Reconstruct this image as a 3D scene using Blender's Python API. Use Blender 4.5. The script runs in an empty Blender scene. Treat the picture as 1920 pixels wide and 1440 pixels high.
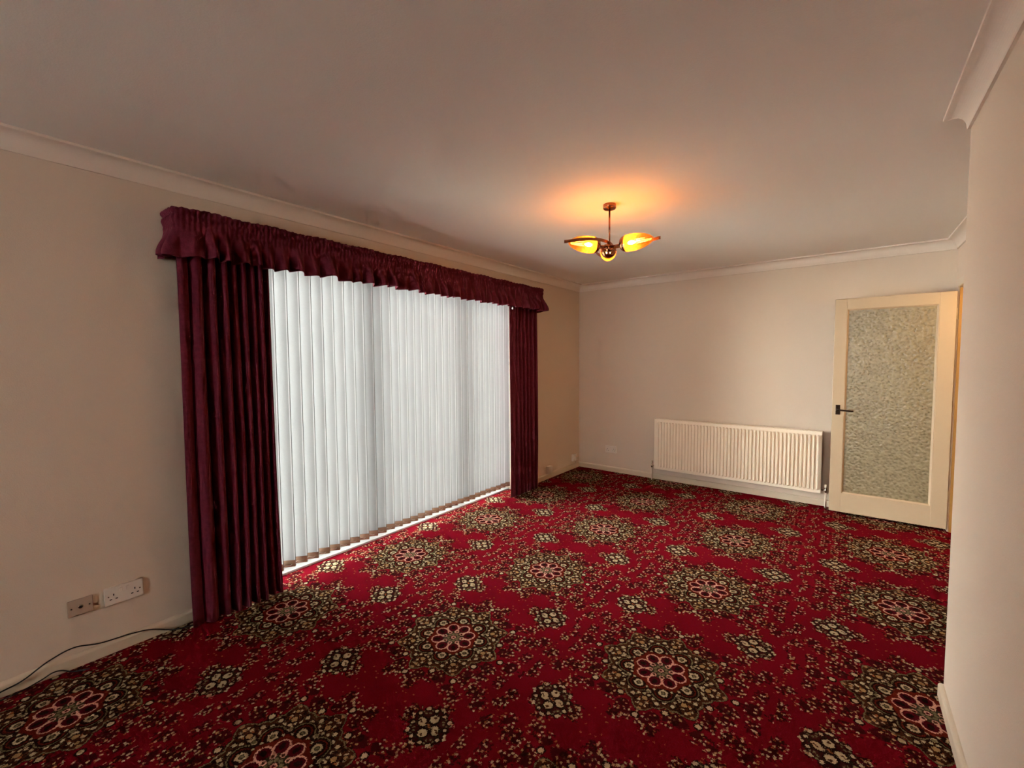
import bpy, bmesh, math, random
from mathutils import Vector, Matrix
random.seed(7)
PI = math.pi
scene = bpy.context.scene
COL = scene.collection

# ------------------------------------------------------------------ camera
CAM_POS = Vector((2.8617, -5.1768, 1.4386))
FWD = Vector((-0.61087649, 0.78989078, -0.05387463))
RGT = Vector((0.79122103, 0.61150165, -0.00591776))
UPV = Vector((-0.02827004, 0.04624176, 0.99853017))
cam_data = bpy.data.cameras.new('camera')
cam_data.sensor_fit = 'HORIZONTAL'
cam_data.sensor_width = 36.0
cam_data.lens = 814.43 * 36.0 / 1920.0
cam_data.clip_start = 0.02
cam = bpy.data.objects.new('camera', cam_data)
COL.objects.link(cam)
M = Matrix.Identity(4)
for r in range(3):
    M[r][0] = RGT[r]; M[r][1] = UPV[r]; M[r][2] = -FWD[r]; M[r][3] = CAM_POS[r]
cam.matrix_world = M
scene.camera = cam

# ------------------------------------------------------------------ world, lights, exposure
SKY_STRENGTH = 43.0
BULB_STRENGTH = 880.0
HALL_POWER = 28.0
world = bpy.data.worlds.new('overcast_sky')
scene.world = world
world.use_nodes = True
bg = world.node_tree.nodes['Background']
bg.inputs['Color'].default_value = (1.0, 0.985, 0.965, 1)
bg.inputs['Strength'].default_value = SKY_STRENGTH
hall = bpy.data.lights.new('hall_lamp', 'POINT')
hall.energy = HALL_POWER
hall.color = (1.0, 0.66, 0.30)
hall.shadow_soft_size = 0.2
hall_o = bpy.data.objects.new('hall_lamp', hall)
hall_o.location = (4.0, -.75, 2.0)
COL.objects.link(hall_o)
scene.view_settings.view_transform = 'Standard'
scene.view_settings.look = 'None'
scene.view_settings.exposure = 0.12
scene.view_settings.gamma = 1.0
scene.view_settings.use_curve_mapping = False
scene.cycles.use_light_tree = False
scene.cycles.adaptive_threshold = 0.1
scene.cycles.adaptive_min_samples = 16
scene.cycles.max_bounces = 6

# ------------------------------------------------------------------ helpers
class MB:
    def __init__(self):
        self.v = []; self.f = []; self.smooth = []
    def add(self, verts, faces, smooth=False):
        b = len(self.v)
        self.v += [tuple(p) for p in verts]
        self.f += [tuple(b + i for i in fc) for fc in faces]
        self.smooth += [smooth] * len(faces)
        return self
    def box(self, x0, y0, z0, x1, y1, z1):
        x0, x1 = sorted((x0, x1)); y0, y1 = sorted((y0, y1)); z0, z1 = sorted((z0, z1))
        v = [(x0,y0,z0),(x1,y0,z0),(x1,y1,z0),(x0,y1,z0),(x0,y0,z1),(x1,y0,z1),(x1,y1,z1),(x0,y1,z1)]
        return self.add(v, [(0,3,2,1),(4,5,6,7),(0,1,5,4),(1,2,6,5),(2,3,7,6),(3,0,4,7)])
    def grid(self, rows, smooth=True, close=False):
        n = len(rows[0]); v = [p for r in rows for p in r]; f = []
        for i in range(len(rows) - 1):
            for j in range(n if close else n - 1):
                k = (j + 1) % n
                f.append((i*n+j, i*n+k, (i+1)*n+k, (i+1)*n+j))
        return self.add(v, f, smooth)
    def lathe(self, prof, origin, axis, n=24, smooth=True, mod=None, cap0=False, cap1=False):
        axis = Vector(axis).normalized()
        a = axis.orthogonal().normalized() if abs(axis.z) > .99 else axis.cross(Vector((0,0,1))).normalized()
        b = axis.cross(a)
        o = Vector(origin); rows = []
        for t, r in prof:
            row = []
            for k in range(n):
                ph = 2*PI*k/n
                rr = r * (mod(t, ph) if mod else 1)
                row.append(o + axis*t + (a*math.cos(ph) + b*math.sin(ph))*rr)
            rows.append(row)
        self.grid(rows, smooth, True)
        base = len(self.v) - len(rows)*n
        if cap0: self.f.append(tuple(base + k for k in range(n))[::-1]); self.smooth.append(False)
        if cap1: self.f.append(tuple(base + (len(rows)-1)*n + k for k in range(n))); self.smooth.append(False)
        return self
    def tube(self, pts, r, n=8):
        pts = [Vector(p) for p in pts]; rows = []
        for i, p in enumerate(pts):
            d = (pts[min(i+1, len(pts)-1)] - pts[max(i-1, 0)]).normalized()
            a = d.cross(Vector((0,0,1)))
            if a.length < 1e-3: a = d.cross(Vector((1,0,0)))
            a.normalize(); b = d.cross(a)
            rows.append([p + (a*math.cos(2*PI*k/n) + b*math.sin(2*PI*k/n))*r for k in range(n)])
        self.grid(rows, True, True)
        base = len(self.v) - len(rows)*n
        self.f.append(tuple(base+k for k in range(n))[::-1]); self.smooth.append(False)
        self.f.append(tuple(base+(len(rows)-1)*n+k for k in range(n))); self.smooth.append(False)
        return self

ORG = {}
def tag(o, label=None, cat=None, group=None, kind=None):
    if label: o['label'] = label
    if cat: o['category'] = cat
    if group: o['group'] = group
    if kind: o['kind'] = kind
    return o
def thing(name, loc, label, cat, group=None, kind=None):
    o = bpy.data.objects.new(name, None)
    o.empty_display_size = 0.05
    o.location = loc; COL.objects.link(o); ORG[o.name] = Vector(loc)
    return tag(o, label, cat, group, kind)
def obj(name, mb, mat, parent=None, bevel=0, seg=2, solid=0, fix=True, label=None):
    if parent is not None: org = ORG[parent.name]
    else:
        xs = [p[0] for p in mb.v]; ys = [p[1] for p in mb.v]; zs = [p[2] for p in mb.v]
        org = Vector(((min(xs)+max(xs))/2, (min(ys)+max(ys))/2, min(zs)))
    me = bpy.data.meshes.new(name)
    me.from_pydata([Vector(p) - org for p in mb.v], [], mb.f)
    for p, s in zip(me.polygons, mb.smooth): p.use_smooth = s
    if fix:
        bm = bmesh.new(); bm.from_mesh(me); bmesh.ops.recalc_face_normals(bm, faces=bm.faces); bm.to_mesh(me); bm.free()
    me.materials.append(mat); me.update()
    o = bpy.data.objects.new(name, me); COL.objects.link(o); ORG[o.name] = org
    if parent is not None: o.parent = parent
    else: o.location = org
    if solid:
        m = o.modifiers.new('thickness', 'SOLIDIFY'); m.thickness = solid; m.offset = 0
    if bevel:
        m = o.modifiers.new('bevel', 'BEVEL'); m.width = bevel; m.segments = seg; m.limit_method = 'ANGLE'; m.angle_limit = 0.6
    if label: o['label'] = label
    return o

def srgb(r, g, b):
    def c(x):
        x /= 255.0
        return x/12.92 if x <= .04045 else ((x+.055)/1.055)**2.4
    return (c(r), c(g), c(b), 1)

def new_mat(name):
    m = bpy.data.materials.new(name); m.use_nodes = True
    nt = m.node_tree
    return m, nt, nt.nodes['Principled BSDF'], nt.nodes['Material Output']

def paint(name, col, rough=.6, bump=0.0, scale=60, var=0.0, metal=0, spec=.3, detail=4):
    m, nt, p, out = new_mat(name)
    p.inputs['Base Color'].default_value = col
    p.inputs['Roughness'].default_value = rough
    p.inputs['Metallic'].default_value = metal
    p.inputs['Specular IOR Level'].default_value = spec
    if bump or var:
        tc = nt.nodes.new('ShaderNodeTexCoord')
        no = nt.nodes.new('ShaderNodeTexNoise'); no.inputs['Scale'].default_value = scale; no.inputs['Detail'].default_value = detail
        nt.links.new(tc.outputs['Object'], no.inputs['Vector'])
        if bump:
            b = nt.nodes.new('ShaderNodeBump'); b.inputs['Strength'].default_value = bump; b.inputs['Distance'].default_value = .002
            nt.links.new(no.outputs['Fac'], b.inputs['Height']); nt.links.new(b.outputs['Normal'], p.inputs['Normal'])
        if var:
            r = nt.nodes.new('ShaderNodeMapRange')
            r.inputs['To Min'].default_value = 1-var; r.inputs['To Max'].default_value = 1+var
            nt.links.new(no.outputs['Fac'], r.inputs['Value'])
            mx = nt.nodes.new('ShaderNodeVectorMath'); mx.operation = 'SCALE'
            mx.inputs[0].default_value = col[:3]
            nt.links.new(r.outputs[0], mx.inputs['Scale']); nt.links.new(mx.outputs[0], p.inputs['Base Color'])
    return m

# ------------------------------------------------------------------ materials
def matt(name, col, bump, scale):
    m, nt, p, out = new_mat(name); nt.nodes.remove(p)
    d = nt.nodes.new('ShaderNodeBsdfDiffuse'); d.inputs['Color'].default_value = col
    tc = nt.nodes.new('ShaderNodeNewGeometry')
    no = nt.nodes.new('ShaderNodeTexNoise'); no.inputs['Scale'].default_value = scale; no.inputs['Detail'].default_value = 3
    nt.links.new(tc.outputs['Position'], no.inputs['Vector'])
    b = nt.nodes.new('ShaderNodeBump'); b.inputs['Strength'].default_value = bump; b.inputs['Distance'].default_value = .002
    nt.links.new(no.outputs['Fac'], b.inputs['Height']); nt.links.new(b.outputs['Normal'], d.inputs['Normal'])
    nt.links.new(d.outputs[0], out.inputs['Surface'])
    return m
M_wall = matt('wall_emulsion', (.70, .565, .445, 1), .3, 200)
M_ceil = matt('ceiling_emulsion', (.94, .90, .82, 1), .3, 180)
M_trim = paint('trim_gloss', srgb(208, 190, 166), .45, .05, 90, .02)
M_cove = paint('cornice_paint', srgb(230, 214, 198), .75, .1, 150, .02)
M_upvc = paint('white_upvc', srgb(238, 240, 240), .35)
M_rad = paint('radiator_enamel', srgb(246, 230, 206), .4)
M_valve = paint('valve_paint', srgb(215, 200, 180), .4)
M_chrome = paint('valve_chrome', srgb(200, 195, 185), .25, metal=1)
M_door = paint('door_gloss', srgb(188, 165, 136), .4, .06, 40, .02)
M_jamb = paint('varnished_lining', srgb(158, 116, 60), .4, .1, 30, .08)
M_socket = paint('socket_plastic', srgb(226, 212, 198), .4)
M_aerial = paint('aged_plastic', srgb(176, 150, 132), .45)
M_dark = paint('dark_hole', srgb(20, 16, 14), .6)
M_cable = paint('black_rubber', srgb(18, 17, 18), .5)
M_handle = paint('bronze_handle', srgb(48, 32, 22), .35, metal=.7)
M_brass = paint('copper_brass', srgb(138, 88, 58), .25, metal=1)
M_weight = paint('bottom_weight_shade_brown', srgb(150, 120, 98), .6)  # brown stands in for the daylight each weight blocks
M_patio = paint('patio_concrete', srgb(205, 202, 194), .9, .3, 20, .1)

def cloth(name, c1, c2):
    m, nt, p, out = new_mat(name)
    tc = nt.nodes.new('ShaderNodeTexCoord')
    n1 = nt.nodes.new('ShaderNodeTexNoise'); n1.inputs['Scale'].default_value = 350; n1.inputs['Detail'].default_value = 3
    n2 = nt.nodes.new('ShaderNodeTexNoise'); n2.inputs['Scale'].default_value = 45; n2.inputs['Detail'].default_value = 5
    nt.links.new(tc.outputs['Object'], n1.inputs['Vector']); nt.links.new(tc.outputs['Object'], n2.inputs['Vector'])
    ad = nt.nodes.new('ShaderNodeMath'); ad.operation = 'ADD'
    nt.links.new(n1.outputs['Fac'], ad.inputs[0]); nt.links.new(n2.outputs['Fac'], ad.inputs[1])
    cr = nt.nodes.new('ShaderNodeMapRange'); cr.inputs['From Min'].default_value = .7; cr.inputs['From Max'].default_value = 1.3
    nt.links.new(ad.outputs[0], cr.inputs['Value'])
    mx = nt.nodes.new('ShaderNodeMix'); mx.data_type = 'RGBA'
    mx.inputs['A'].default_value = c1; mx.inputs['B'].default_value = c2
    nt.links.new(cr.outputs[0], mx.inputs['Factor']); nt.links.new(mx.outputs['Result'], p.inputs['Base Color'])
    p.inputs['Roughness'].default_value = .95; p.inputs['Specular IOR Level'].default_value = .1
    p.inputs['Sheen Weight'].default_value = .12; p.inputs['Sheen Roughness'].default_value = .5
    p.inputs['Sheen Tint'].default_value = (.8, .3, .35, 1)
    b = nt.nodes.new('ShaderNodeBump'); b.inputs['Strength'].default_value = .5; b.inputs['Distance'].default_value = .002
    nt.links.new(ad.outputs[0], b.inputs['Height']); nt.links.new(b.outputs['Normal'], p.inputs['Normal'])
    return m
M_curt = cloth('burgundy_velour', srgb(80, 27, 39), srgb(106, 37, 53))
M_lining = paint('curtain_lining', srgb(200, 190, 175), .9)

def slat_mat(name, col, mixv, refl=.6):
    m, nt, p, out = new_mat(name); nt.nodes.remove(p)
    tc = nt.nodes.new('ShaderNodeTexCoord')
    no = nt.nodes.new('ShaderNodeTexNoise'); no.inputs['Scale'].default_value = 160; no.inputs['Detail'].default_value = 3
    nt.links.new(tc.outputs['Object'], no.inputs['Vector'])
    mr = nt.nodes.new('ShaderNodeMapRange'); mr.inputs['To Min'].default_value = .92; mr.inputs['To Max'].default_value = 1.04
    nt.links.new(no.outputs['Fac'], mr.inputs['Value'])
    sc = nt.nodes.new('ShaderNodeVectorMath'); sc.operation = 'SCALE'; sc.inputs[0].default_value = col
    nt.links.new(mr.outputs[0], sc.inputs['Scale'])
    d = nt.nodes.new('ShaderNodeBsdfDiffuse'); t = nt.nodes.new('ShaderNodeBsdfTranslucent')
    nt.links.new(sc.outputs[0], t.inputs['Color'])
    s2 = nt.nodes.new('ShaderNodeVectorMath'); s2.operation = 'SCALE'; s2.inputs['Scale'].default_value = refl
    nt.links.new(sc.outputs[0], s2.inputs[0]); nt.links.new(s2.outputs[0], d.inputs['Color'])
    mx = nt.nodes.new('ShaderNodeMixShader'); mx.inputs[0].default_value = mixv
    nt.links.new(d.outputs[0], mx.inputs[1]); nt.links.new(t.outputs[0], mx.inputs[2])
    nt.links.new(mx.outputs[0], out.inputs['Surface'])
    return m
M_slat = slat_mat('blind_fabric', (.60, .60, .60), .044, .50)
M_slat_lightline = slat_mat('slat_painted_light_line', (.80, .80, .80), .11)  # brighter strip painted in for daylight leaking between slats
M_slat_shadeline = slat_mat('slat_painted_shade_line', (.30, .30, .30), .02)  # dark strip painted in for the shade where slats overlap

def clear_glass():
    m, nt, p, out = new_mat('window_glass'); nt.nodes.remove(p)
    t = nt.nodes.new('ShaderNodeBsdfTransparent'); t.inputs['Color'].default_value = (.94, .97, .96, 1)
    g = nt.nodes.new('ShaderNodeBsdfGlossy'); g.inputs['Roughness'].default_value = .02
    fr = nt.nodes.new('ShaderNodeFresnel'); fr.inputs['IOR'].default_value = 1.3
    mx = nt.nodes.new('ShaderNodeMixShader')
    nt.links.new(fr.outputs[0], mx.inputs[0]); nt.links.new(t.outputs[0], mx.inputs[1]); nt.links.new(g.outputs[0], mx.inputs[2])
    nt.links.new(mx.outputs[0], out.inputs['Surface'])
    return m
M_glass = clear_glass()

def obscure_glass():
    m, nt, p, out = new_mat('patterned_glass'); nt.nodes.remove(p)
    tc = nt.nodes.new('ShaderNodeTexCoord')
    v = nt.nodes.new('ShaderNodeTexVoronoi'); v.inputs['Scale'].default_value = 48; v.feature = 'SMOOTH_F1'
    no = nt.nodes.new('ShaderNodeTexNoise'); no.inputs['Scale'].default_value = 55; no.inputs['Detail'].default_value = 4
    nt.links.new(tc.outputs['Object'], v.inputs['Vector']); nt.links.new(tc.outputs['Object'], no.inputs['Vector'])
    ad = nt.nodes.new('ShaderNodeMath'); ad.operation = 'ADD'
    nt.links.new(v.outputs['Distance'], ad.inputs[0]); nt.links.new(no.outputs['Fac'], ad.inputs[1])
    b = nt.nodes.new('ShaderNodeBump'); b.inputs['Strength'].default_value = 1.0; b.inputs['Distance'].default_value = .004
    nt.links.new(ad.outputs[0], b.inputs['Height'])
    mr = nt.nodes.new('ShaderNodeMapRange'); mr.inputs['From Min'].default_value = .45; mr.inputs['From Max'].default_value = 1.2
    nt.links.new(ad.outputs[0], mr.inputs['Value'])
    mc = nt.nodes.new('ShaderNodeMix'); mc.data_type = 'RGBA'
    mc.inputs['A'].default_value = srgb(130, 118, 88); mc.inputs['B'].default_value = srgb(176, 160, 124)
    nt.links.new(mr.outputs[0], mc.inputs['Factor'])
    d = nt.nodes.new('ShaderNodeBsdfDiffuse'); tr = nt.nodes.new('ShaderNodeBsdfTranslucent')
    g = nt.nodes.new('ShaderNodeBsdfGlossy'); g.inputs['Roughness'].default_value = .25
    for s in (d, tr): nt.links.new(mc.outputs['Result'], s.inputs['Color'])
    for s in (d, g): nt.links.new(b.outputs['Normal'], s.inputs['Normal'])
    m1 = nt.nodes.new('ShaderNodeMixShader'); m1.inputs[0].default_value = .35
    nt.links.new(d.outputs[0], m1.inputs[1]); nt.links.new(tr.outputs[0], m1.inputs[2])
    m2 = nt.nodes.new('ShaderNodeMixShader'); m2.inputs[0].default_value = .12
    nt.links.new(m1.outputs[0], m2.inputs[1]); nt.links.new(g.outputs[0], m2.inputs[2])
    nt.links.new(m2.outputs[0], out.inputs['Surface'])
    return m
M_obs = obscure_glass()

def amber_glass():
    m, nt, p, out = new_mat('moulded_amber_glass'); nt.nodes.remove(p)
    tc = nt.nodes.new('ShaderNodeTexCoord')
    v = nt.nodes.new('ShaderNodeTexVoronoi'); v.inputs['Scale'].default_value = 110
    nt.links.new(tc.outputs['Object'], v.inputs['Vector'])
    mr = nt.nodes.new('ShaderNodeMapRange'); mr.inputs['From Min'].default_value = .1; mr.inputs['From Max'].default_value = .7
    nt.links.new(v.outputs['Distance'], mr.inputs['Value'])
    mc = nt.nodes.new('ShaderNodeMix'); mc.data_type = 'RGBA'
    mc.inputs['A'].default_value = (.42, .25, .075, 1); mc.inputs['B'].default_value = (.16, .065, .012, 1)
    nt.links.new(mr.outputs[0], mc.inputs['Factor'])
    t = nt.nodes.new('ShaderNodeBsdfTransparent'); tl = nt.nodes.new('ShaderNodeBsdfTranslucent'); g = nt.nodes.new('ShaderNodeBsdfGlossy')
    g.inputs['Roughness'].default_value = .1
    t.inputs['Color'].default_value = (1, .86, .6, 1)
    nt.links.new(mc.outputs['Result'], tl.inputs['Color'])
    m1 = nt.nodes.new('ShaderNodeMixShader'); m1.inputs[0].default_value = .40
    nt.links.new(t.outputs[0], m1.inputs[1]); nt.links.new(tl.outputs[0], m1.inputs[2])
    m2 = nt.nodes.new('ShaderNodeMixShader'); m2.inputs[0].default_value = .06
    nt.links.new(m1.outputs[0], m2.inputs[1]); nt.links.new(g.outputs[0], m2.inputs[2])
    nt.links.new(m2.outputs[0], out.inputs['Surface'])
    return m
M_amber = amber_glass()

def bulb_mat():
    m, nt, p, out = new_mat('lit_bulb')
    p.inputs['Base Color'].default_value = (1, .8, .5, 1)
    p.inputs['Emission Color'].default_value = (1.0, .41, .095, 1)
    p.inputs['Emission Strength'].default_value = BULB_STRENGTH
    return m
M_bulb = bulb_mat()

# ---- carpet: a woven pattern worked out with math nodes in floor metres
def carpet_mat():
    m, nt, p, out = new_mat('axminster_carpet')
    L = nt.links
    class E:
        def __init__(self, s): self.s = s
        def __add__(a, b): return op('ADD', a, b)
        __radd__ = __add__
        def __sub__(a, b): return op('SUBTRACT', a, b)
        def __rsub__(a, b): return op('SUBTRACT', b, a)
        def __mul__(a, b): return op('MULTIPLY', a, b)
        __rmul__ = __mul__
        def __truediv__(a, b): return op('DIVIDE', a, b)
        def __lt__(a, b): return op('LESS_THAN', a, b)
        def __gt__(a, b): return op('GREATER_THAN', a, b)
    def op(o, *a):
        n = nt.nodes.new('ShaderNodeMath'); n.operation = o
        for i, x in enumerate(a):
            if isinstance(x, E): L.new(x.s, n.inputs[i])
            else: n.inputs[i].default_value = float(x)
        return E(n.outputs[0])
    ab = lambda a: op('ABSOLUTE', a)
    mn = lambda a, b: op('MINIMUM', a, b)
    mxx = lambda a, b: op('MAXIMUM', a, b)
    sq = lambda a: op('MULTIPLY', a, a)
    def vec(x, y):
        n = nt.nodes.new('ShaderNodeCombineXYZ')
        for i, c in enumerate((x, y)):
            if isinstance(c, E): L.new(c.s, n.inputs[i])
            else: n.inputs[i].default_value = c
        return n.outputs[0]
    def noise(v, scale, detail=2):
        n = nt.nodes.new('ShaderNodeTexNoise'); n.noise_dimensions = '2D'; n.inputs['Scale'].default_value = scale; n.inputs['Detail'].default_value = detail
        L.new(v, n.inputs['Vector']); return n
    def voro(v, scale, rnd=1.0):
        n = nt.nodes.new('ShaderNodeTexVoronoi'); n.voronoi_dimensions = '2D'; n.inputs['Scale'].default_value = scale
        n.inputs['Randomness'].default_value = rnd
        L.new(v, n.inputs['Vector'])
        s = nt.nodes.new('ShaderNodeSeparateColor'); L.new(n.outputs['Color'], s.inputs[0])
        return E(n.outputs['Distance']), E(s.outputs[0]), E(s.outputs[1])
    tc = nt.nodes.new('ShaderNodeNewGeometry')
    sp = nt.nodes.new('ShaderNodeSeparateXYZ'); L.new(tc.outputs['Position'], sp.inputs[0])
    X0, Y0 = E(sp.outputs[0]), E(sp.outputs[1])
    wv = vec(X0, Y0)
    wn = noise(wv, 170, 2); ws = nt.nodes.new('ShaderNodeSeparateColor'); L.new(wn.outputs['Color'], ws.inputs[0])
    X = X0 + (E(ws.outputs[0]) - .5) * .015
    Y = Y0 + (E(ws.outputs[1]) - .5) * .015
    # lattice of medallions (half drop)
    AX, AY, BX, BY = .942, .4097, -.009, .9011
    i = op('ROUND', (X - 2.1977) / AX)
    lx0 = X - 2.1977 - i * AX
    ly0 = Y + 1.4242 - i * AY
    j = op('ROUND', ly0 / BY)
    ly = ly0 - j * BY
    lx = lx0 - j * BX
    ax, ay = ab(lx), ab(ly)
    r = op('SQRT', sq(lx) + sq(ly))
    th = op('ARCTAN2', ly, lx) / (PI/4)
    f = ab(th - op('ROUND', th))                 # 0 at a point, 0.5 at a valley
    fa = f * (PI/4)
    u = r * op('COSINE', fa); v = r * op('SINE', fa)
    uv = vec(u, v)
    def disc(px, py, cx, cy, R, sx=1.0, sy=1.0):
        a = (px - cx) if sx == 1.0 else (px - cx) * sx
        b = (py - cy) if sy == 1.0 else (py - cy) * sy
        return (sq(a) + sq(b)) < R*R
    c8, s8 = math.cos(PI/8), math.sin(PI/8)
    pol = lambda rr, deg: (rr*math.cos(math.radians(deg)), rr*math.sin(math.radians(deg)))
    # colours
    RED = srgb(112, 15, 29); RED2 = srgb(90, 10, 23)
    DARK = srgb(34, 20, 16); DKGREEN = srgb(52, 46, 34); MAROON = srgb(72, 12, 22)
    CREAM = srgb(176, 158, 126); TAN = srgb(152, 120, 80); ORANGE = srgb(146, 86, 52); OLIVE = srgb(108, 98, 70)
    RUST = srgb(88, 27, 19); PINK = srgb(200, 148, 130); BROWN = srgb(66, 37, 24)
    class Ccol: pass
    state = {'c': None}
    def lay(mask, colr, k=1.0):
        n = nt.nodes.new('ShaderNodeMix'); n.data_type = 'RGBA'
        L.new((mask if k == 1.0 else mask * k).s, n.inputs['Factor'])
        L.new(state['c'], n.inputs['A'])
        if isinstance(colr, tuple): n.inputs['B'].default_value = colr
        else: L.new(colr, n.inputs['B'])
        state['c'] = n.outputs['Result']
    def mixc(fac, a, b):
        n = nt.nodes.new('ShaderNodeMix'); n.data_type = 'RGBA'
        L.new(fac.s, n.inputs['Factor'])
        for c, k in ((a, 'A'), (b, 'B')):
            if isinstance(c, tuple): n.inputs[k].default_value = c
            else: L.new(c, n.inputs[k])
        return n.outputs['Result']
    def yarn():
        tuft = noise(wv, 420, 2)
        mr = nt.nodes.new('ShaderNodeMapRange'); mr.inputs['To Min'].default_value = .60; mr.inputs['To Max'].default_value = 1.40
        L.new(tuft.outputs['Fac'], mr.inputs['Value'])
        return mr.outputs[0], tuft.outputs['Fac']
    tv, th_ = yarn()
    bmp = nt.nodes.new('ShaderNodeBump'); bmp.inputs['Strength'].default_value = .6; bmp.inputs['Distance'].default_value = .004
    L.new(th_, bmp.inputs['Height'])
    def shader():
        """close the running colour into a matt wool shader"""
        sc = nt.nodes.new('ShaderNodeVectorMath'); sc.operation = 'SCALE'
        L.new(state['c'], sc.inputs[0]); L.new(tv, sc.inputs['Scale'])
        d = nt.nodes.new('ShaderNodeBsdfDiffuse')
        L.new(sc.outputs[0], d.inputs['Color']); L.new(bmp.outputs['Normal'], d.inputs['Normal'])
        return d.outputs[0]
    def flat(c):
        n = nt.nodes.new('ShaderNodeRGB'); n.outputs[0].default_value = c; return n.outputs[0]
    wob = E(noise(vec(ax, ay), 60, 2).outputs['Fac']) - .5
    # --- field: red ground with mirrored sprigs of dark stems and small blossoms
    big = noise(wv, 3.0, 3)
    state['c'] = mixc(E(big.outputs['Fac']), RED, RED2)
    axy = vec(ax, ay)
    d1, h1, g1 = voro(axy, 12.0)
    d2, h2, g2 = voro(axy, 56.0)
    sprig = (h1 > .36) * ((d1 + wob * 1.1) < .34)
    lay(sprig, mixc(h2, DARK, MAROON), .92)
    lay((h1 > .36) * (d1 < .48) * (d2 < .29) * (h2 > .46), mixc(g2, CREAM, TAN))
    lay((h1 > .25) * (d1 < .60) * (d2 < .22) * (h2 < .22), ORANGE, .75)
    # halo flowers round the medallion
    c = pol(.293, 12.5)
    hm = (op('SQRT', sq(u-c[0]) + sq(v-c[1])) + wob*.03) < .031
    lay(hm, mixc(h2, DARK, MAROON), .92)
    lay(hm * (d2 < .22) * (h2 > .62), TAN)
    for rr, dg, R in ((.313, 0, .0115), (.252, 22.5, .0115), (.330, 12, .0055)):
        c = pol(rr, dg)
        if R > .01: lay(disc(u, v, c[0], c[1], R*1.6), DARK)
        lay(disc(u, v, c[0], c[1], R), CREAM if R > .01 else TAN)
    s_field = shader()
    # --- small four-petal motif
    qx, qy = ab(ax - .314), ab(ay - BY/2)
    P, Q = mxx(qx, qy), mn(qx, qy)
    d3, h3, g3 = voro(vec(P, Q), 62.0)
    body = (P + Q*.45 + wob*.045) < .098
    state['c'] = mixc(h3, DARK, mixc(g3, MAROON, DKGREEN))
    lay((d3 < .30) * (h3 > .66), mixc((g3 > .5), OLIVE, CREAM))
    for cx, cy, R in ((.070, .024, .0075), (.062, .058, .0080), (.090, .006, .0075)):
        lay(disc(P, Q, cx, cy, R*1.7), DARK); lay(disc(P, Q, cx, cy, R), CREAM)
    lay(disc(P, Q, .034, 0, .0255), DARK); lay(disc(P, Q, .036, 0, .0185), CREAM)
    lay(disc(P, Q, .043, 0, .0065), BROWN); lay(disc(P, Q, 0, 0, .0065), ORANGE)
    s_small = shader()
    # --- pointed outer star of the medallion
    k = f * 2.0
    e1 = op('POWER', 1.0 - k, 1.9)
    lob = ab(op('SINE', k * (PI*2.0)))
    R1 = .224 + e1 * .060 + lob * .010
    star = r < R1 + .003
    d4, h4, g4 = voro(vec(u + wob*.02, v + wob*.02), 52.0)
    state['c'] = flat(DARK)
    lay(r < R1, OLIVE)
    star_in = r < R1 - .0055
    lay(star_in, mixc((h4 > .5), DARK, BROWN))
    fill = mixc((h4 > .30), BROWN, mixc((g4 > .42), mixc((h4 > .7), OLIVE, TAN), mixc((h4 > .86), CREAM, ORANGE)))
    lay(star_in * (d4 < .33), fill)
    for rr, dg, R in ((.247, 0, .008), (.205, 0, .012), (.212, 14, .009), (.196, 22.5, .009)):
        c = pol(rr, dg); lay(disc(u, v, c[0], c[1], R*1.45), DARK); lay(disc(u, v, c[0], c[1], R), CREAM if dg else TAN)
    s_star = shader()
    # --- scalloped second ring, rust ring, eight pink-edged petals
    cs = pol(.142, 22.5)
    ds = op('SQRT', sq(u-cs[0]) + sq(v-cs[1]))
    R2 = mn(ds - .050, r - .148)
    core = R2 < .004
    state['c'] = flat(DARK)
    lay(R2 < 0.0, OLIVE); lay(R2 < -.0045, DARK); lay(R2 < -.013, RUST)
    lay(ds < .032, DARK); lay((ds + wob*.022) < .0195, CREAM)
    lay(ds < .011, DKGREEN); lay(ds < .0055, OLIVE)
    for rr, dg, R in ((.157, 0, .0105), (.134, 7, .0055)):
        c = pol(rr, dg); lay(disc(u, v, c[0], c[1], R*1.5), DARK); lay(disc(u, v, c[0], c[1], R), CREAM)
    lay(r < .119, RUST)
    lay(disc(u, v, .078, 0, .0345, 1.0, 1.06), PINK)
    lay(disc(u, v, .079, 0, .0285, 1.0, 1.12), MAROON)
    lay(disc(u, v, .083, 0, .016, 1.0, 1.5), DARK)
    lay(r < .054, DKGREEN)
    c = pol(.046, 22.5); lay(disc(u, v, c[0], c[1], .0115), PINK); lay(disc(u, v, c[0], c[1], .0065), BROWN)
    lay(disc(u, v, .026, 0, .0085), OLIVE)
    lay(r < .0155, BROWN); lay(r < .012, PINK); lay(r < .0065, MAROON)
    s_core = shader()
    def mixs(mask, a, b):
        n = nt.nodes.new('ShaderNodeMixShader')
        L.new(mask.s, n.inputs[0]); L.new(a, n.inputs[1]); L.new(b, n.inputs[2]); return n.outputs[0]
    final = mixs(star, mixs(body, s_field, s_small), mixs(core, s_star, s_core))
    nt.nodes.remove(p)
    L.new(final, out.inputs['Surface'])
    return m
M_carpet = carpet_mat()

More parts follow.
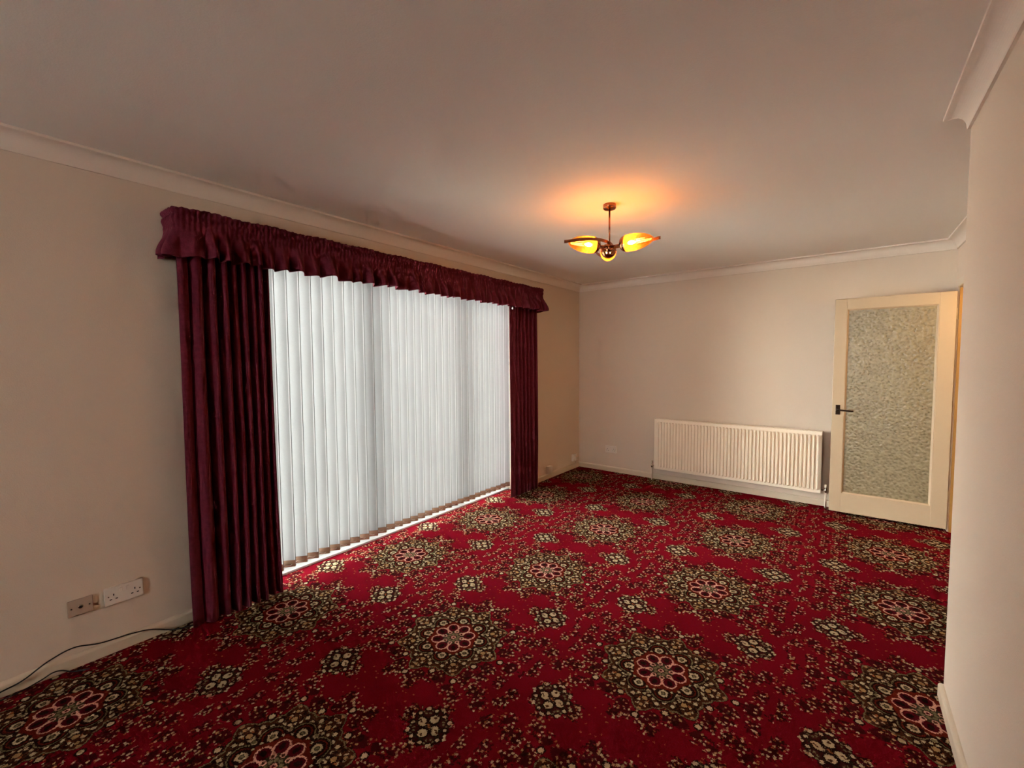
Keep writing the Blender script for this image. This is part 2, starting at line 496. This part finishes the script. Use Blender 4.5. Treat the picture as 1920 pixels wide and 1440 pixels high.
# ------------------------------------------------------------------ the room shell
H = 2.43            # ceiling
XR = 3.56           # far right wall
XN, YN = 3.219, -2.674   # near right wall face and its end
YB = -9.0           # wall behind the camera
S = 'structure'
tag(obj('floor', MB().box(-.112, YB-.15, -.06, 4.9, .15, 0), M_carpet), 'red patterned carpet with round floral medallions covering the floor', 'carpet', kind=S)
tag(obj('ceiling', MB().box(-.27, YB-.15, H, 4.9, .15, H+.1), M_ceil), 'plain off white ceiling above the pendant lamp', 'ceiling', kind=S)
W0, W1, WT = -4.27, -1.40, 2.16       # patio window opening
wl = MB()
wl.box(-.27, YB-.15, 0, 0, W0, H); wl.box(-.27, W0, WT, 0, W1, H); wl.box(-.27, W1, 0, 0, .15, H)
tag(obj('wall_left', wl, M_wall), 'beige painted wall around the patio window', 'wall', kind=S)
tag(obj('wall_back', MB().box(0, 0, 0, 4.9, .15, H), M_wall), 'beige painted end wall behind the radiator', 'wall', kind=S)
D0, D1, DT = -1.02, -.195, 2.0        # doorway in the far right wall
wr = MB()
wr.box(XR, YN, 0, XR+.1, D0-.03, H); wr.box(XR, D0-.03, DT+.03, XR+.1, D1+.03, H); wr.box(XR, D1+.03, 0, XR+.1, 0, H)
tag(obj('wall_right', wr, M_wall), 'beige painted recessed side wall with the doorway', 'wall', kind=S)
tag(obj('wall_right_near', MB().box(XN, YB-.15, 0, XR+.1, YN, H), M_wall), 'beige painted wall jutting out at the right edge', 'wall', kind=S)
U0, U1, UB, UT = 1.0, 2.2, 1.15, 2.05
wf = MB(); wf.box(0, YB-.15, 0, U0, YB, H); wf.box(U1, YB-.15, 0, XN, YB, H); wf.box(U0, YB-.15, 0, U1, YB, UB); wf.box(U0, YB-.15, UT, U1, YB, H)
tag(obj('wall_front', wf, M_wall), 'beige painted wall at the camera end', 'wall', kind=S)
hw = MB(); hw.box(4.8, YN, 0, 4.9, 0, H); hw.box(XR+.1, YN-.1, 0, 4.9, YN, H)
tag(obj('wall_hall', hw, M_wall), 'beige painted hall walls beyond the doorway', 'wall', kind=S)
tag(obj('patio', MB().box(-6, -12, -.12, -.12, 4, -.06), M_patio), 'grey concrete patio outside the window', 'patio', kind=S)

# mitred runs of cornice and baseboard along the room outline (room on the right of the path)
def runs(path, prof):
    """path: wall-line corners; prof: (distance from wall, z). Returns one MB for each straight run with mitred ends."""
    n = len(path); P = [Vector(p) for p in path]; res = []
    dirs = [(P[k+1]-P[k]).normalized() for k in range(n-1)]
    nor = [Vector((d.y, -d.x)) for d in dirs]
    def corner(k, dist):
        if k == 0: return P[0] + nor[0]*dist
        if k == n-1: return P[-1] + nor[-1]*dist
        a, b = nor[k-1], nor[k]
        m = (a + b) / (1 + a.dot(b))
        return P[k] + m*dist
    for k in range(n-1):
        mb = MB(); rows = []
        for e in (k, k+1):
            rows.append([(*corner(e, d), z) for d, z in prof])
        mb.grid(rows, False)
        nn = len(prof)
        mb.f.append(tuple(range(nn))); mb.smooth.append(False)
        mb.f.append(tuple(range(nn, 2*nn))[::-1]); mb.smooth.append(False)
        mb.f.append((0, nn-1, 2*nn-1, nn)); mb.smooth.append(False)
        res.append(mb)
    return res
cov = [(0, H-.087), (.010, H-.087), (.0115, H-.079)]
for k in range(1, 12):
    a = k/12*PI/2
    cov.append((.066 - .0545*math.cos(a), H - .079 + .066*math.sin(a)*1.0 - 0.0))
cov += [(.0665, H-.0125), (.0725, H-.011), (.0735, H), (0, H)]
outline = [(0, YB), (0, 0), (XR, 0), (XR, YN), (XN, YN), (XN, YB)]
cl = ['coved cornice above the burgundy pelmet', 'coved cornice above the radiator wall', 'coved cornice in the recess above the doorway',
      'short coved cornice return at the wall end', 'coved cornice at the top right corner']
for k, mb in enumerate(runs(outline, cov)):
    tag(obj('trim_%d' % (k+1), mb, M_cove), cl[k], 'cornice', kind=S)
base = [(0, 0), (.0155, 0), (.0155, .048), (.013, .055), (.009, .060), (.004, .063), (0, .064)]
def baseboard(name, path, label):
    rs = runs(path, base)
    mb = MB()
    for q in rs: mb.add(q.v, q.f)
    tag(obj(name, mb, M_trim), label, 'skirting board', kind=S)
baseboard('baseboard_left_near', [(0, YB), (0, W0)], 'white skirting board beneath the double socket and aerial plate')
baseboard('baseboard_left_far', [(0, W1), (0, -.0155)], 'white skirting board between the right curtain and the far corner')
baseboard('baseboard_back', [(0, 0), (XR, 0)], 'white skirting board along the radiator wall')
baseboard('baseboard_right', [(XR, D0-.1), (XR, YN), (XN, YN), (XN, YB)], 'white skirting board around the jutting right wall')

# ------------------------------------------------------------------ patio window
FX0, FX1 = -.245, -.175
win = thing('window_1', (-.21, (W0+W1)/2, 0), 'white framed patio window behind the vertical blind', 'window', kind=S)
fr = MB()
fr.box(FX0, W0, 0, FX1, W0+.07, WT); fr.box(FX0, W1-.07, 0, FX1, W1, WT); fr.box(FX0, W0+.07, WT-.07, FX1, W1-.07, WT); fr.box(FX0, W0+.07, 0, FX1, W1-.07, .07)
obj('window_frame', fr, M_upvc, win, .004)
mull = [(-3.215, -3.13), (-2.19, -2.115)]
for a, b in mull: obj('mullion', MB().box(FX0, a, .07, FX1, b, WT-.07), M_upvc, win, .004)
edges = [W0+.07] + [v for m_ in mull for v in m_] + [W1-.07]
for k in range(0, 6, 2): obj('pane', MB().box(-.214, edges[k], .07, -.208, edges[k+1], WT-.07), M_glass, win)
obj('window_sill', MB().box(FX1, W0, -.01, -.112, W1, .014), M_upvc, win, .003)

added_win = thing('added_window', ((U0+U1)/2, YB-.08, UB), 'added white framed window behind the camera, unseen source of fill light', 'window', kind=S)  # unseen window, added to bring fill light into the room
fr = MB(); ya, yb = YB-.12, YB-.05
fr.box(U0, ya, UB, U0+.07, yb, UT); fr.box(U1-.07, ya, UB, U1, yb, UT); fr.box(U0+.07, ya, UT-.07, U1-.07, yb, UT); fr.box(U0+.07, ya, UB, U1-.07, yb, UB+.07)
obj('window_frame', fr, M_upvc, added_win, .004)
obj('mullion', MB().box(1.56, ya, UB+.07, 1.64, yb, UT-.07), M_upvc, added_win, .004)
obj('pane', MB().box(U0+.07, YB-.088, UB+.07, 1.56, YB-.082, UT-.07), M_glass, added_win)
obj('pane', MB().box(1.64, YB-.088, UB+.07, U1-.07, YB-.082, UT-.07), M_glass, added_win)
obj('window_sill', MB().box(U0, yb, UB-.01, U1, YB+.04, UB+.014), M_upvc, added_win, .003)

# ------------------------------------------------------------------ vertical blind
BX = -.062
blind = thing('vertical_blind', (BX, (W0+W1)/2, .05), 'off white vertical blind of long fabric slats across the patio window', 'blind')
obj('headrail', MB().box(BX-.022, W0+.01, WT-.045, BX+.022, W1-.01, WT-.005), M_upvc, blind, .004)
pitch, halfw, ang = .0806, .0445, math.radians(37)
ZB, ZT = .070, WT-.05
slat_mesh = None; wmesh = None
k0 = int(math.floor((-3.85 - (W0+.05)) / pitch)); y = -3.85 - k0*pitch
slats_y = []
while y < W1 - .04:
    slats_y.append(y); y += pitch
for n, yc in enumerate(slats_y):
    if slat_mesh is None:
        mb = MB(); rows = []
        ts = [-halfw + q/6*(2*halfw-.011) for q in range(7)] + [halfw-.0085, halfw-.005, halfw-.0025, halfw]
        for z in (ZB, ZB+.047, .6, 1.2, ZT):
            row = []
            for t in ts:
                c = .0009*math.cos(t/halfw*PI)
                row.append((BX + t*math.sin(ang) + c*math.cos(ang), yc + t*math.cos(ang) - c*math.sin(ang), z))
            rows.append(row)
        mb.grid(rows, True)
        s0 = obj('slat', mb, M_slat, blind, fix=False); slat_mesh = s0.data; y_first = yc
        slat_mesh.materials.append(M_slat_lightline); slat_mesh.materials.append(M_slat_shadeline)
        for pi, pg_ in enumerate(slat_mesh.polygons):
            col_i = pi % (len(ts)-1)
            pg_.material_index = 1 if col_i in (6, 7) else (2 if col_i > 7 else 0)  # last columns carry the painted light line and shade line
        wm = MB(); a, b = halfw-.004, .0018
        ca, sa = math.cos(ang), math.sin(ang)
        pts = [(-a, -b), (a, -b), (a, b), (-a, b)]
        vv = [(BX + t*sa + c*ca + .0045, yc + t*ca - c*sa, z) for z in (ZB-.002, ZB+.043) for t, c in pts]
        wm.add(vv, [(0,1,2,3),(7,6,5,4),(0,4,5,1),(1,5,6,2),(2,6,7,3),(3,7,4,0)])
        w0 = obj('bottom_weight', wm, M_weight, s0, .0015); w0.parent = s0
        s = s0
    else:
        s = s0.copy(); COL.objects.link(s); s.parent = blind
        s.location = (random.uniform(-.002, .002), yc - y_first, random.uniform(-.003, .003))
        w = w0.copy(); COL.objects.link(w); w.parent = s
ch = []
for n, yc in enumerate(slats_y):
    ch += [(BX+.012, yc-.03, ZB+.024), (BX+.016, yc, ZB+.010)]
obj('link_chain', MB().tube(ch, .0012, 5), M_upvc, blind)

# ------------------------------------------------------------------ curtains and pelmet
def smooth(a, b, x):
    t = max(0, min(1, (x-a)/(b-a))); return t*t*(3-2*t)
def curtain(name, y0, y1, x_mid, amp, bounds, label, zt=2.15, zb=.006, lean=0.0, seed=1, flat_i=0):
    """bounds: fold crest positions 0..1 across the width"""
    rnd = random.Random(seed)
    N = 150; rows = []
    ph = [rnd.uniform(0, 6.28) for _ in bounds]
    def prof(t, h):
        # rounded pleats bulging into the room, tight creases between them; the leading edge hangs flat
        for i in range(len(bounds)-1):
            a, b = bounds[i], bounds[i+1]
            if a <= t <= b:
                q = (t-a)/(b-a)
                if i == flat_i: return .72 + .12*math.sin(PI*q)
                d = min(1.0, .35 + (b-a)/.16)
                return (math.sin(PI*q)**.75) * d * (1 + .12*math.sin(3*h + ph[i]))
        return 0.0
    for ri in range(26):
        h = ri/25                       # 0 top .. 1 bottom
        z = zt + (zb-zt)*h
        row = []
        for k in range(N+1):
            t = k/N
            yy = y0 + (y1-y0)*t + lean*h*t
            yy += .006*math.sin(7*t + 4*h + seed)*h
            xx = x_mid + amp*(1 + .25*h)*(prof(t, h) - .5) + .004*math.sin(40*t + 2*h)
            row.append((xx, yy, z + .003*math.sin(23*t)*(h > .99)))
        rows.append(row)
    c = thing(name, (x_mid, (y0+y1)/2, 0), label, 'curtain')
    obj('curtain_panel', MB().grid(rows, True), M_curt, c, solid=.003, fix=False)
    tp = MB().box(x_mid-.012, y0+.01, 2.10, x_mid+.004-.012, y1-.01, 2.16)
    obj('heading_tape', tp, M_lining, c)
    return c
curtain('curtain', -4.435, -3.975, .085, .060, [0, .10, .27, .40, .52, .63, .735, .83, .925, 1.0],
        'floor length burgundy curtain on the left side of the blind', lean=.02, seed=2)
curtain('curtain', -1.660, -1.160, .098, .055, [0, .21, .35, .48, .61, .74, .87, 1.0],
        'floor length burgundy curtain on the right side of the blind', lean=.0, seed=5)
pel = thing('pelmet', (.09, -2.8, 1.97), 'gathered burgundy fabric pelmet with a frilled hem along the top of the window', 'pelmet')
YL, YRt, PX, RC = -4.462, -1.128, .188, .035
path = []; 
def seg(p, q, st=.0045):
    d = (Vector(q)-Vector(p)).length; n = max(2, int(d/st))
    for k in range(n): path.append((Vector(p).lerp(Vector(q), k/n)))
seg((.003, YL), (PX-RC, YL))
for k in range(12):
    a = k/12*PI/2; path.append(Vector((PX-RC + RC*math.sin(a), YL+RC - RC*math.cos(a))))
seg((PX, YL+RC), (PX, YRt-RC))
for k in range(12):
    a = k/12*PI/2; path.append(Vector((PX-RC + RC*math.cos(a), YRt-RC + RC*math.sin(a))))
seg((PX-RC, YRt), (.003, YRt)); path.append(Vector((.003, YRt)))
NP = len(path); arc = [0]
for k in range(1, NP): arc.append(arc[-1] + (path[k]-path[k-1]).length)
nrm = []
for k in range(NP):
    d = (path[min(k+1, NP-1)] - path[max(k-1, 0)]).normalized(); nrm.append(Vector((d.y, -d.x)))
if nrm[NP//2].x < 0: nrm = [-v for v in nrm]
rp = random.Random(11)
folds = []; s_ = -.05
while s_ < arc[-1]+.1:
    w_ = rp.uniform(.055, .125); folds.append((s_, w_, rp.uniform(.55, 1.2), rp.uniform(-.3, .3))); s_ += w_
def fold(s, h):
    for a, w_, am, sk in folds:
        if a <= s < a + w_:
            q = (s-a)/w_
            q = q + sk*.5*q*(1-q)
            return am*(math.sin(PI*q)**1.3 if q > 0 else 0)
    return 0
rows = []
RH = [0, .02, .05, .09, .13, .17, .22, .27, .32, .37, .43, .5, .58, .66, .74, .82, .9, .96, 1.0]
for h in RH:
    row = []
    for k in range(NP):
        s = arc[k]
        head = 1 - smooth(.33, .45, h)
        fine = math.sin(2*PI*s/.023 + 2.0*math.sin(s*9)) * .0045 * head * (1 - .6*(abs(h-.13) < .03) - .6*(abs(h-.30) < .03))
        puff = .009*math.sin(PI*min(1, h/.13))*(h < .13) + .006*math.sin(PI*max(0, (h-.13)/.19))*(.13 < h < .32)
        flare = .030*smooth(.33, 1, h) - .004
        endw = min(1, s/.06, (arc[-1]-s)/.06)
        fo = (fold(s, h) - .45) * .062 * smooth(.30, .95, h) * endw
        o = (fine + puff + flare + fo)
        z = 2.222 - .247*h + .0035*math.sin(2*PI*s/.31 + 1)*(1-h) + .0022*math.sin(2*PI*s/.05)*(1-h)**4 + (.006*math.sin(2*PI*s/.23) + .007*(fold(s, 1)-.5))*h
        p2 = path[k] + nrm[k]*o
        row.append((max(.004, p2.x), p2.y, z))
    rows.append(row)
obj('gathered_valance', MB().grid(rows, True), M_curt, pel, solid=.0025, fix=False)
obj('top_board', MB().box(.0, YL+.02, 2.195, PX-.02, YRt-.02, 2.207), M_trim, pel)

obj('curtain_rail', MB().box(.06, -4.42, 2.165, .08, -1.17, 2.19), M_upvc, pel)
obj('cord_toggle', MB().lathe([(0, .003), (.004, .008), (.016, .008), (.022, .003)], (.176, -1.686, 1.953), (0, 0, 1), 10, cap0=True, cap1=True), M_upvc, pel)
obj('cord', MB().tube([(.176, -1.686, 1.972), (.170, -1.686, 2.1), (.075, -1.686, 2.17)], .0012, 6), M_upvc, pel)

# ------------------------------------------------------------------ radiator
RX0, RX1, RZ0, RZ1, RY = 1.063, 2.687, .140, .740, -.100
rad = thing('radiator', ((RX0+RX1)/2, -.06, RZ0), 'long cream panel radiator with vertical ribs on the end wall', 'radiator')
NR = 47; x0, x1 = RX0+.022, RX1-.022; pt = (x1-x0)/NR
cols = [RX0, RX0+.004]; hi = [0, .006]; flat = [0, .006]
for k in range(NR):
    for q, hh in ((.05, 0), (.45, 0), (.58, 1), (.87, 1)):
        cols.append(x0 + pt*(k+q)); hi.append(.006 + .013*hh)
cols += [RX1-.004, RX1]; hi += [.006, 0]
rows = []
for z, k in ((RZ0, -1), (RZ0+.004, 0), (RZ0+.028, 0), (RZ0+.040, 1), (RZ1-.045, 1), (RZ1-.033, 0), (RZ1-.004, 0), (RZ1, -1)):
    row = []
    for x, h_ in zip(cols, hi):
        edge = x in (RX0, RX1)
        d = 0 if (k < 0 or edge) else (.006 if k == 0 else h_)
        row.append((x, RY + .010 - d, z))
    rows.append(row)
obj('ribbed_front_panel', MB().grid(rows, False), M_rad, rad, solid=.002, fix=False)
obj('back_panel', MB().box(RX0+.01, -.045, RZ0+.01, RX1-.01, -.038, RZ1-.01), M_rad, rad)
for xa, xb in ((RX0, RX0+.004), (RX1-.004, RX1)): obj('side_panel', MB().box(xa, RY+.012, RZ0+.005, xb, -.038, RZ1-.002), M_rad, rad, .001)
tg = MB(); tg.box(RX0, RY+.010, RZ1-.004, RX1, RY+.018, RZ1+.002); tg.box(RX0, -.046, RZ1-.004, RX1, -.038, RZ1+.002)
n = 60
for k in range(n+1):
    x = RX0 + (RX1-RX0-.006)*k/n; tg.box(x, RY+.018, RZ1-.003, x+.006, -.046, RZ1+.001)
obj('top_grille', tg, M_rad, rad)
for k, x in enumerate((1.45, 2.30)): obj('wall_bracket', MB().box(x, -.038, .25, x+.03, -.001, .62), M_rad, rad)
for x, sx in ((RX0-.034, 1), (RX1+.038, -1)):
    yv = -.068
    v = obj('valve', MB().lathe([(0, .009), (.012, .011), (.03, .011), (.034, .008), (.05, .008)], (x, yv, .150), (0, 0, 1), 14, cap0=True, cap1=True), M_chrome, rad)
    obj('valve_cap', MB().lathe([(0, .011), (.003, .0125), (.028, .0115), (.032, .008)], (x, yv, .198), (0, 0, 1), 14, cap0=True, cap1=True), M_valve, v)
    obj('valve_union', MB().lathe([(0, .010), (.014, .010), (.0145, .007), (.036, .007)], (x, yv, .170), (sx, 0, 0), 12, cap0=True, cap1=True), M_chrome, v)
    obj('pipe', MB().tube([(x, yv, -.003), (x, yv, .155)], .0078, 12), M_valve, rad)

# ------------------------------------------------------------------ door, lining and handle
DX0, DX1, DZ0, DZ1, DY = 2.755, 3.543, .022, 1.978, -.195
GX0, GX1, GZ0, GZ1 = 2.849, 3.436, .202, 1.878
door = thing('door_1', (DX1, DY+.02, DZ0), 'open white door with a full height patterned glass panel', 'door', kind=S)
dy0, dy1 = DY, DY+.040
obj('stile', MB().box(DX0, dy0, DZ0, GX0-.008, dy1, DZ1), M_door, door, .0025)
obj('stile', MB().box(GX1+.008, dy0, DZ0, DX1, dy1, DZ1), M_door, door, .0025)
obj('top_rail', MB().box(GX0-.008, dy0+.0008, GZ1+.008, GX1+.008, dy1-.0008, DZ1), M_door, door)
obj('bottom_rail', MB().box(GX0-.008, dy0+.0008, DZ0, GX1+.008, dy1-.0008, GZ0-.008), M_door, door)
bd = .012
def bead(p0, p1, inward):
    """triangular moulding running p0-p1 (x,z) on the glass side of the rail; inward: unit (x,z) towards the glass"""
    ix, iz = inward; q = []
    for px, pz in (p0, p1):
        for off, yy in ((-.008, dy0+.001), (-.008, dy0+.016), (bd-.004, dy0+.016), (-.004, dy0+.001)):
            q.append((px + ix*off, yy, pz + iz*off))
    return MB().add(q, [(0,1,2,3), (7,6,5,4), (0,4,5,1), (1,5,6,2), (2,6,7,3), (3,7,4,0)])
obj('glazing_bead', bead((GX0, GZ0-.008), (GX0, GZ1+.008), (1, 0)), M_door, door)
obj('glazing_bead', bead((GX1, GZ0-.008), (GX1, GZ1+.008), (-1, 0)), M_door, door)
obj('glazing_bead', bead((GX0-.008, GZ0), (GX1+.008, GZ0), (0, 1)), M_door, door)
obj('glazing_bead', bead((GX0-.008, GZ1), (GX1+.008, GZ1), (0, -1)), M_door, door)
obj('glass_pane', MB().box(GX0-.004, dy0+.016, GZ0-.004, GX1+.004, dy0+.021, GZ1+.004), M_obs, door, label='grey green patterned obscure glass')
hx, hz = 2.799, .970
pl = obj('handle_plate', MB().box(hx-.017, dy0-.006, hz-.045, hx+.017, dy0, hz+.045), M_handle, door, .002, label='dark bronze handle plate')
obj('handle_lever', MB().tube([(hx, dy0-.004, hz), (hx, dy0-.034, hz), (hx+.008, dy0-.044, hz), (hx+.05, dy0-.047, hz-.003), (hx+.10, dy0-.046, hz-.006), (hx+.112, dy0-.044, hz-.005)], .0075, 10), M_handle, pl)
obj('handle_rose', MB().lathe([(0, .016), (.004, .015), (.007, .011)], (hx, dy0-.006, hz), (0, -1, 0), 16, cap1=True), M_handle, pl)
for z in (.25, 1.75): obj('hinge', MB().lathe([(0, .006), (.09, .006)], (DX1+.006, dy0+.012, z), (0, 0, 1), 10, cap0=True, cap1=True), M_door, door)
lin = MB()
lin.box(XR-.004, D1, 0, XR+.104, D1+.03, DT); lin.box(XR-.004, D0-.03, 0, XR+.104, D0, DT); lin.box(XR-.004, D0-.03, DT, XR+.104, D1+.03, DT+.03)
fr_o = thing('door_2', (XR+.05, (D0+D1)/2, 0), 'varnished door lining and white architrave beside the glass door', 'door frame', kind=S)
obj('door_lining', lin, M_jamb, fr_o, .001)
ar = MB(); ar.box(XR-.014, D0-.09, 0, XR, D0-.012, DT+.075); ar.box(XR-.014, D0-.012, DT+.012, XR, D1+.012, DT+.075); ar.box(XR-.014, D1+.012, 0, XR, D1+.075, DT+.075)
obj('architrave', ar, M_trim, fr_o, .003)

# ------------------------------------------------------------------ sockets
def plate_thing(name, label, cat, centre, axis, w, h, depth, group=None, mat=M_socket):
    """axis 'x': on the left wall facing +x ; 'y': on the back wall facing -y. returns thing and local box builder"""
    cx, cy, cz = centre
    t = thing(name, (cx, cy, cz - h/2), label, cat, group)
    def B(a0, z0, a1, z1, d0, d1):
        if axis == 'x': return MB().box(d0, cy+a0, cz+z0, d1, cy+a1, cz+z1)
        return MB().box(cx+a0, -d0, cz+z0, cx+a1, -d1, cz+z1)
    obj('plate', B(-w/2, -h/2, w/2, h/2, 0, depth), mat, t, .003)
    return t, B
def double_socket(label, centre, axis, w, h, depth, flip=1):
    t, B = plate_thing('double_socket', label, 'socket', centre, axis, w, h, depth)
    d = depth
    for s in (-1, 1):
        o = s*w*.27
        hs = flip*s
        for a, z, ww, hh in ((o, .006, .004, .010), (o-.011, -.016, .009, .0045), (o+.011, -.016, .009, .0045)):
            obj('pin_hole', B(a-ww/2, z-hh/2, a+ww/2, z+hh/2, d-.002, d+.0006), M_dark, t)
        obj('rocker_switch', B(s*.013-.006, .013, s*.013+.006, .031, d-.002, d+.003), M_socket, t, .001)
    for a in (-.060, .060): obj('screw', B(a-.003, -.003, a+.003, .003, d-.002, d+.0005), M_chrome, t, .001)
    return t
double_socket('white double power socket low on the left wall beside the curtain', (0, -4.691, .285), 'x', .150, .089, .012)
double_socket('white double power socket on the end wall left of the radiator', (.473, 0, .289), 'y', .152, .092, .020)
t, B = plate_thing('aerial_socket', 'small brownish aerial plate with a dark centre hole on the left wall', 'socket', (0, -4.849, .283), 'x', .088, .078, .010, mat=M_aerial)
obj('aerial_ring', MB().lathe([(0, .010), (.004, .009), (.006, .007)], (.010, -4.849, .285), (1, 0, 0), 16, cap1=True), M_chrome, t)
obj('aerial_hole', MB().lathe([(0, .0062), (.0012, .006)], (.016, -4.849, .285), (1, 0, 0), 14, cap1=True), M_dark, t)
for a in (-.031, .031): obj('screw', B(a-.003, -.003, a+.003, .003, .008, .0106), M_dark, t, .001)
t, B = plate_thing('socket_box', 'small white surface box just above the skirting nearest the right curtain', 'socket', (0, -.775, .112), 'x', .082, .088, .042)
obj('face_plate', B(-.038, -.040, .038, .040, .040, .047), M_socket, t, .002)
t, B = plate_thing('socket_box', 'white surface socket with a plug in it close to the far corner', 'socket', (0, -.155, .150), 'x', .088, .092, .030)
pg = obj('plug', B(-.024, -.032, .026, .016, .030, .062), M_socket, t, .005)
for a in (-.011, .011): obj('pin_hole', B(a-.004, .026, a+.004, .030, .029, .0306), M_dark, t)
obj('plug_lead', MB().tube([(.045, -.154, .122), (.045, -.154, .10), (.030, -.150, .085), (.022, -.14, .07)], .003, 8), M_aerial, pg)

# ------------------------------------------------------------------ black cable along the skirting
def spline(pts, n=10):
    P = [Vector(p) for p in pts]; res = []
    P = [P[0]] + P + [P[-1]]
    for k in range(1, len(P)-2):
        for q in range(n):
            t = q/n
            a, b, c, d = P[k-1], P[k], P[k+1], P[k+2]
            res.append(.5*((2*b) + (c-a)*t + (2*a-5*b+4*c-d)*t*t + (3*b-a-3*c+d)*t**3))
    res.append(P[-2]); return res
cab = [(.10, -6.4, .005), (.06, -5.6, .005), (.035, -5.22, .012), (.03, -5.109, .033), (.03, -5.043, .047), (.03, -4.967, .088), (.026, -4.882, .106), (.026, -4.792, .080),
       (.026, -4.675, .068), (.028, -4.595, .050), (.035, -4.507, .006), (.06, -4.45, .004), (.075, -4.40, .004)]
tag(obj('power_cable', MB().tube(spline(cab), .0032, 8), M_cable), 'thin black cable looping over the skirting board by the left curtain', 'cable')
cab2 = [(.05, -5.30, .004), (.04, -5.08, .004), (.030, -4.996, .014), (.026, -4.954, .026), (.026, -4.925, .020), (.045, -4.89, .004), (.08, -4.84, .004)]
tag(obj('power_cable', MB().tube(spline(cab2), .0030, 8), M_cable), 'short loop of dark cable lying on the carpet edge below the longer black cable', 'cable')

# ------------------------------------------------------------------ pendant light
LZ = 2.165
Rh = Vector((.79123, .61151, 0)); Fh = Vector((-.61176, .79104, 0)); Zv = Vector((0, 0, 1))
def mod(t, ph): return 1 + .020*math.cos(18*ph)*(1 if t < .17 else 0)
def pendant(LX, LY, label):
    lamp = thing('pendant_light', (LX, LY, LZ-.07), label, 'lamp')
    obj('ceiling_rose', MB().lathe([(0, .0), (.0, .037), (.006, .041), (.024, .041), (.0285, .040), (.029, .0)], (LX, LY, H-.029), (0, 0, 1), 28), M_brass, lamp)
    obj('rod', MB().tube([(LX, LY, LZ), (LX, LY, H-.02)], .0055, 12), M_brass, lamp)
    obj('hub', MB().lathe([(-.034, 0), (-.034, .012), (-.028, .020), (-.012, .024), (.012, .024), (.020, .018), (.028, .009), (.034, .006)], (LX, LY, LZ), (0, 0, 1), 24), M_brass, lamp)
    for a_deg in (200, 80, -40):
        a = math.radians(a_deg)
        d = Rh*math.cos(a) + Fh*math.sin(a)
        side = Rh*math.cos(a+PI/2) + Fh*math.sin(a+PI/2)
        c = Vector((LX, LY, LZ))
        arm = obj('arm', MB().tube([c + d*.015, c + d*.082], .0055, 10), M_brass, lamp)
        # cup with four vent holes in its back
        mb = MB(); ax1 = d.cross(Zv).normalized(); ax2 = Zv
        nseg = 24
        def ring(r_, t_): return [c + d*t_ + (ax1*math.cos(2*PI*k/nseg) + ax2*math.sin(2*PI*k/nseg))*r_ for k in range(nseg)]
        R_ = [ring(.004, .078), ring(.013, .079), ring(.027, .081), ring(.036, .085), ring(.044, .094), ring(.0475, .104), ring(.048, .118)]
        vs = [p for q in R_ for p in q]; fs = []
        for i in range(len(R_)-1):
            for k in range(nseg):
                if i == 1 and (k % 6) in (1, 2, 3): continue
                k2 = (k+1) % nseg
                fs.append((i*nseg+k, i*nseg+k2, (i+1)*nseg+k2, (i+1)*nseg+k))
        mb.add(vs, fs, True)
        obj('shade_cup', mb, M_brass, lamp, solid=.0015, fix=False)
        prof = [(0, .044), (.004, .049), (.02, .0505), (.05, .0505), (.08, .0480), (.11, .0425), (.135, .035), (.155, .0265), (.170, .017), (.178, .009), (.181, .0008)]
        obj('glass_shade', MB().lathe(prof, c + d*.110, d, 54, True, mod), M_amber, lamp, solid=.003, label='textured amber glass shade')
        obj('bulb_holder', MB().lathe([(0, .013), (.045, .013)], c + d*.085, d, 14, cap0=True, cap1=True), M_brass, lamp)
        obj('bulb', MB().lathe([(0, .006), (.008, .010), (.021, .0125), (.035, .0095), (.046, .0045), (.051, .0004)], c + d*.130, d, 16), M_bulb, lamp, label='glowing warm bulb')
        # flat copper band sweeping round one side of the shade to its tip
        top = []; bot = []; top2 = []; bot2 = []
        for k in range(33):
            q = k/32
            along = -.012 + .340*q
            off = .016*(1-q) + .074*math.sin(PI*q**.9)**.75 if 0 < q < 1 else (.016 if q == 0 else .012)
            off = max(off, .012)
            p = c + d*along + side*off
            hh = .009
            for lst, zz, oo in ((top, hh, 0), (top2, hh, .0025), (bot2, -hh, .0025), (bot, -hh, 0)):
                lst.append(p + Zv*(zz + .012*math.sin(PI*q)) + side*oo)
        obj('side_band', MB().grid([top, top2, bot2, bot, top], False), M_brass, lamp)

pendant(1.628, -2.552, 'copper pendant lamp with three lit amber glass shades hanging before the radiator wall')
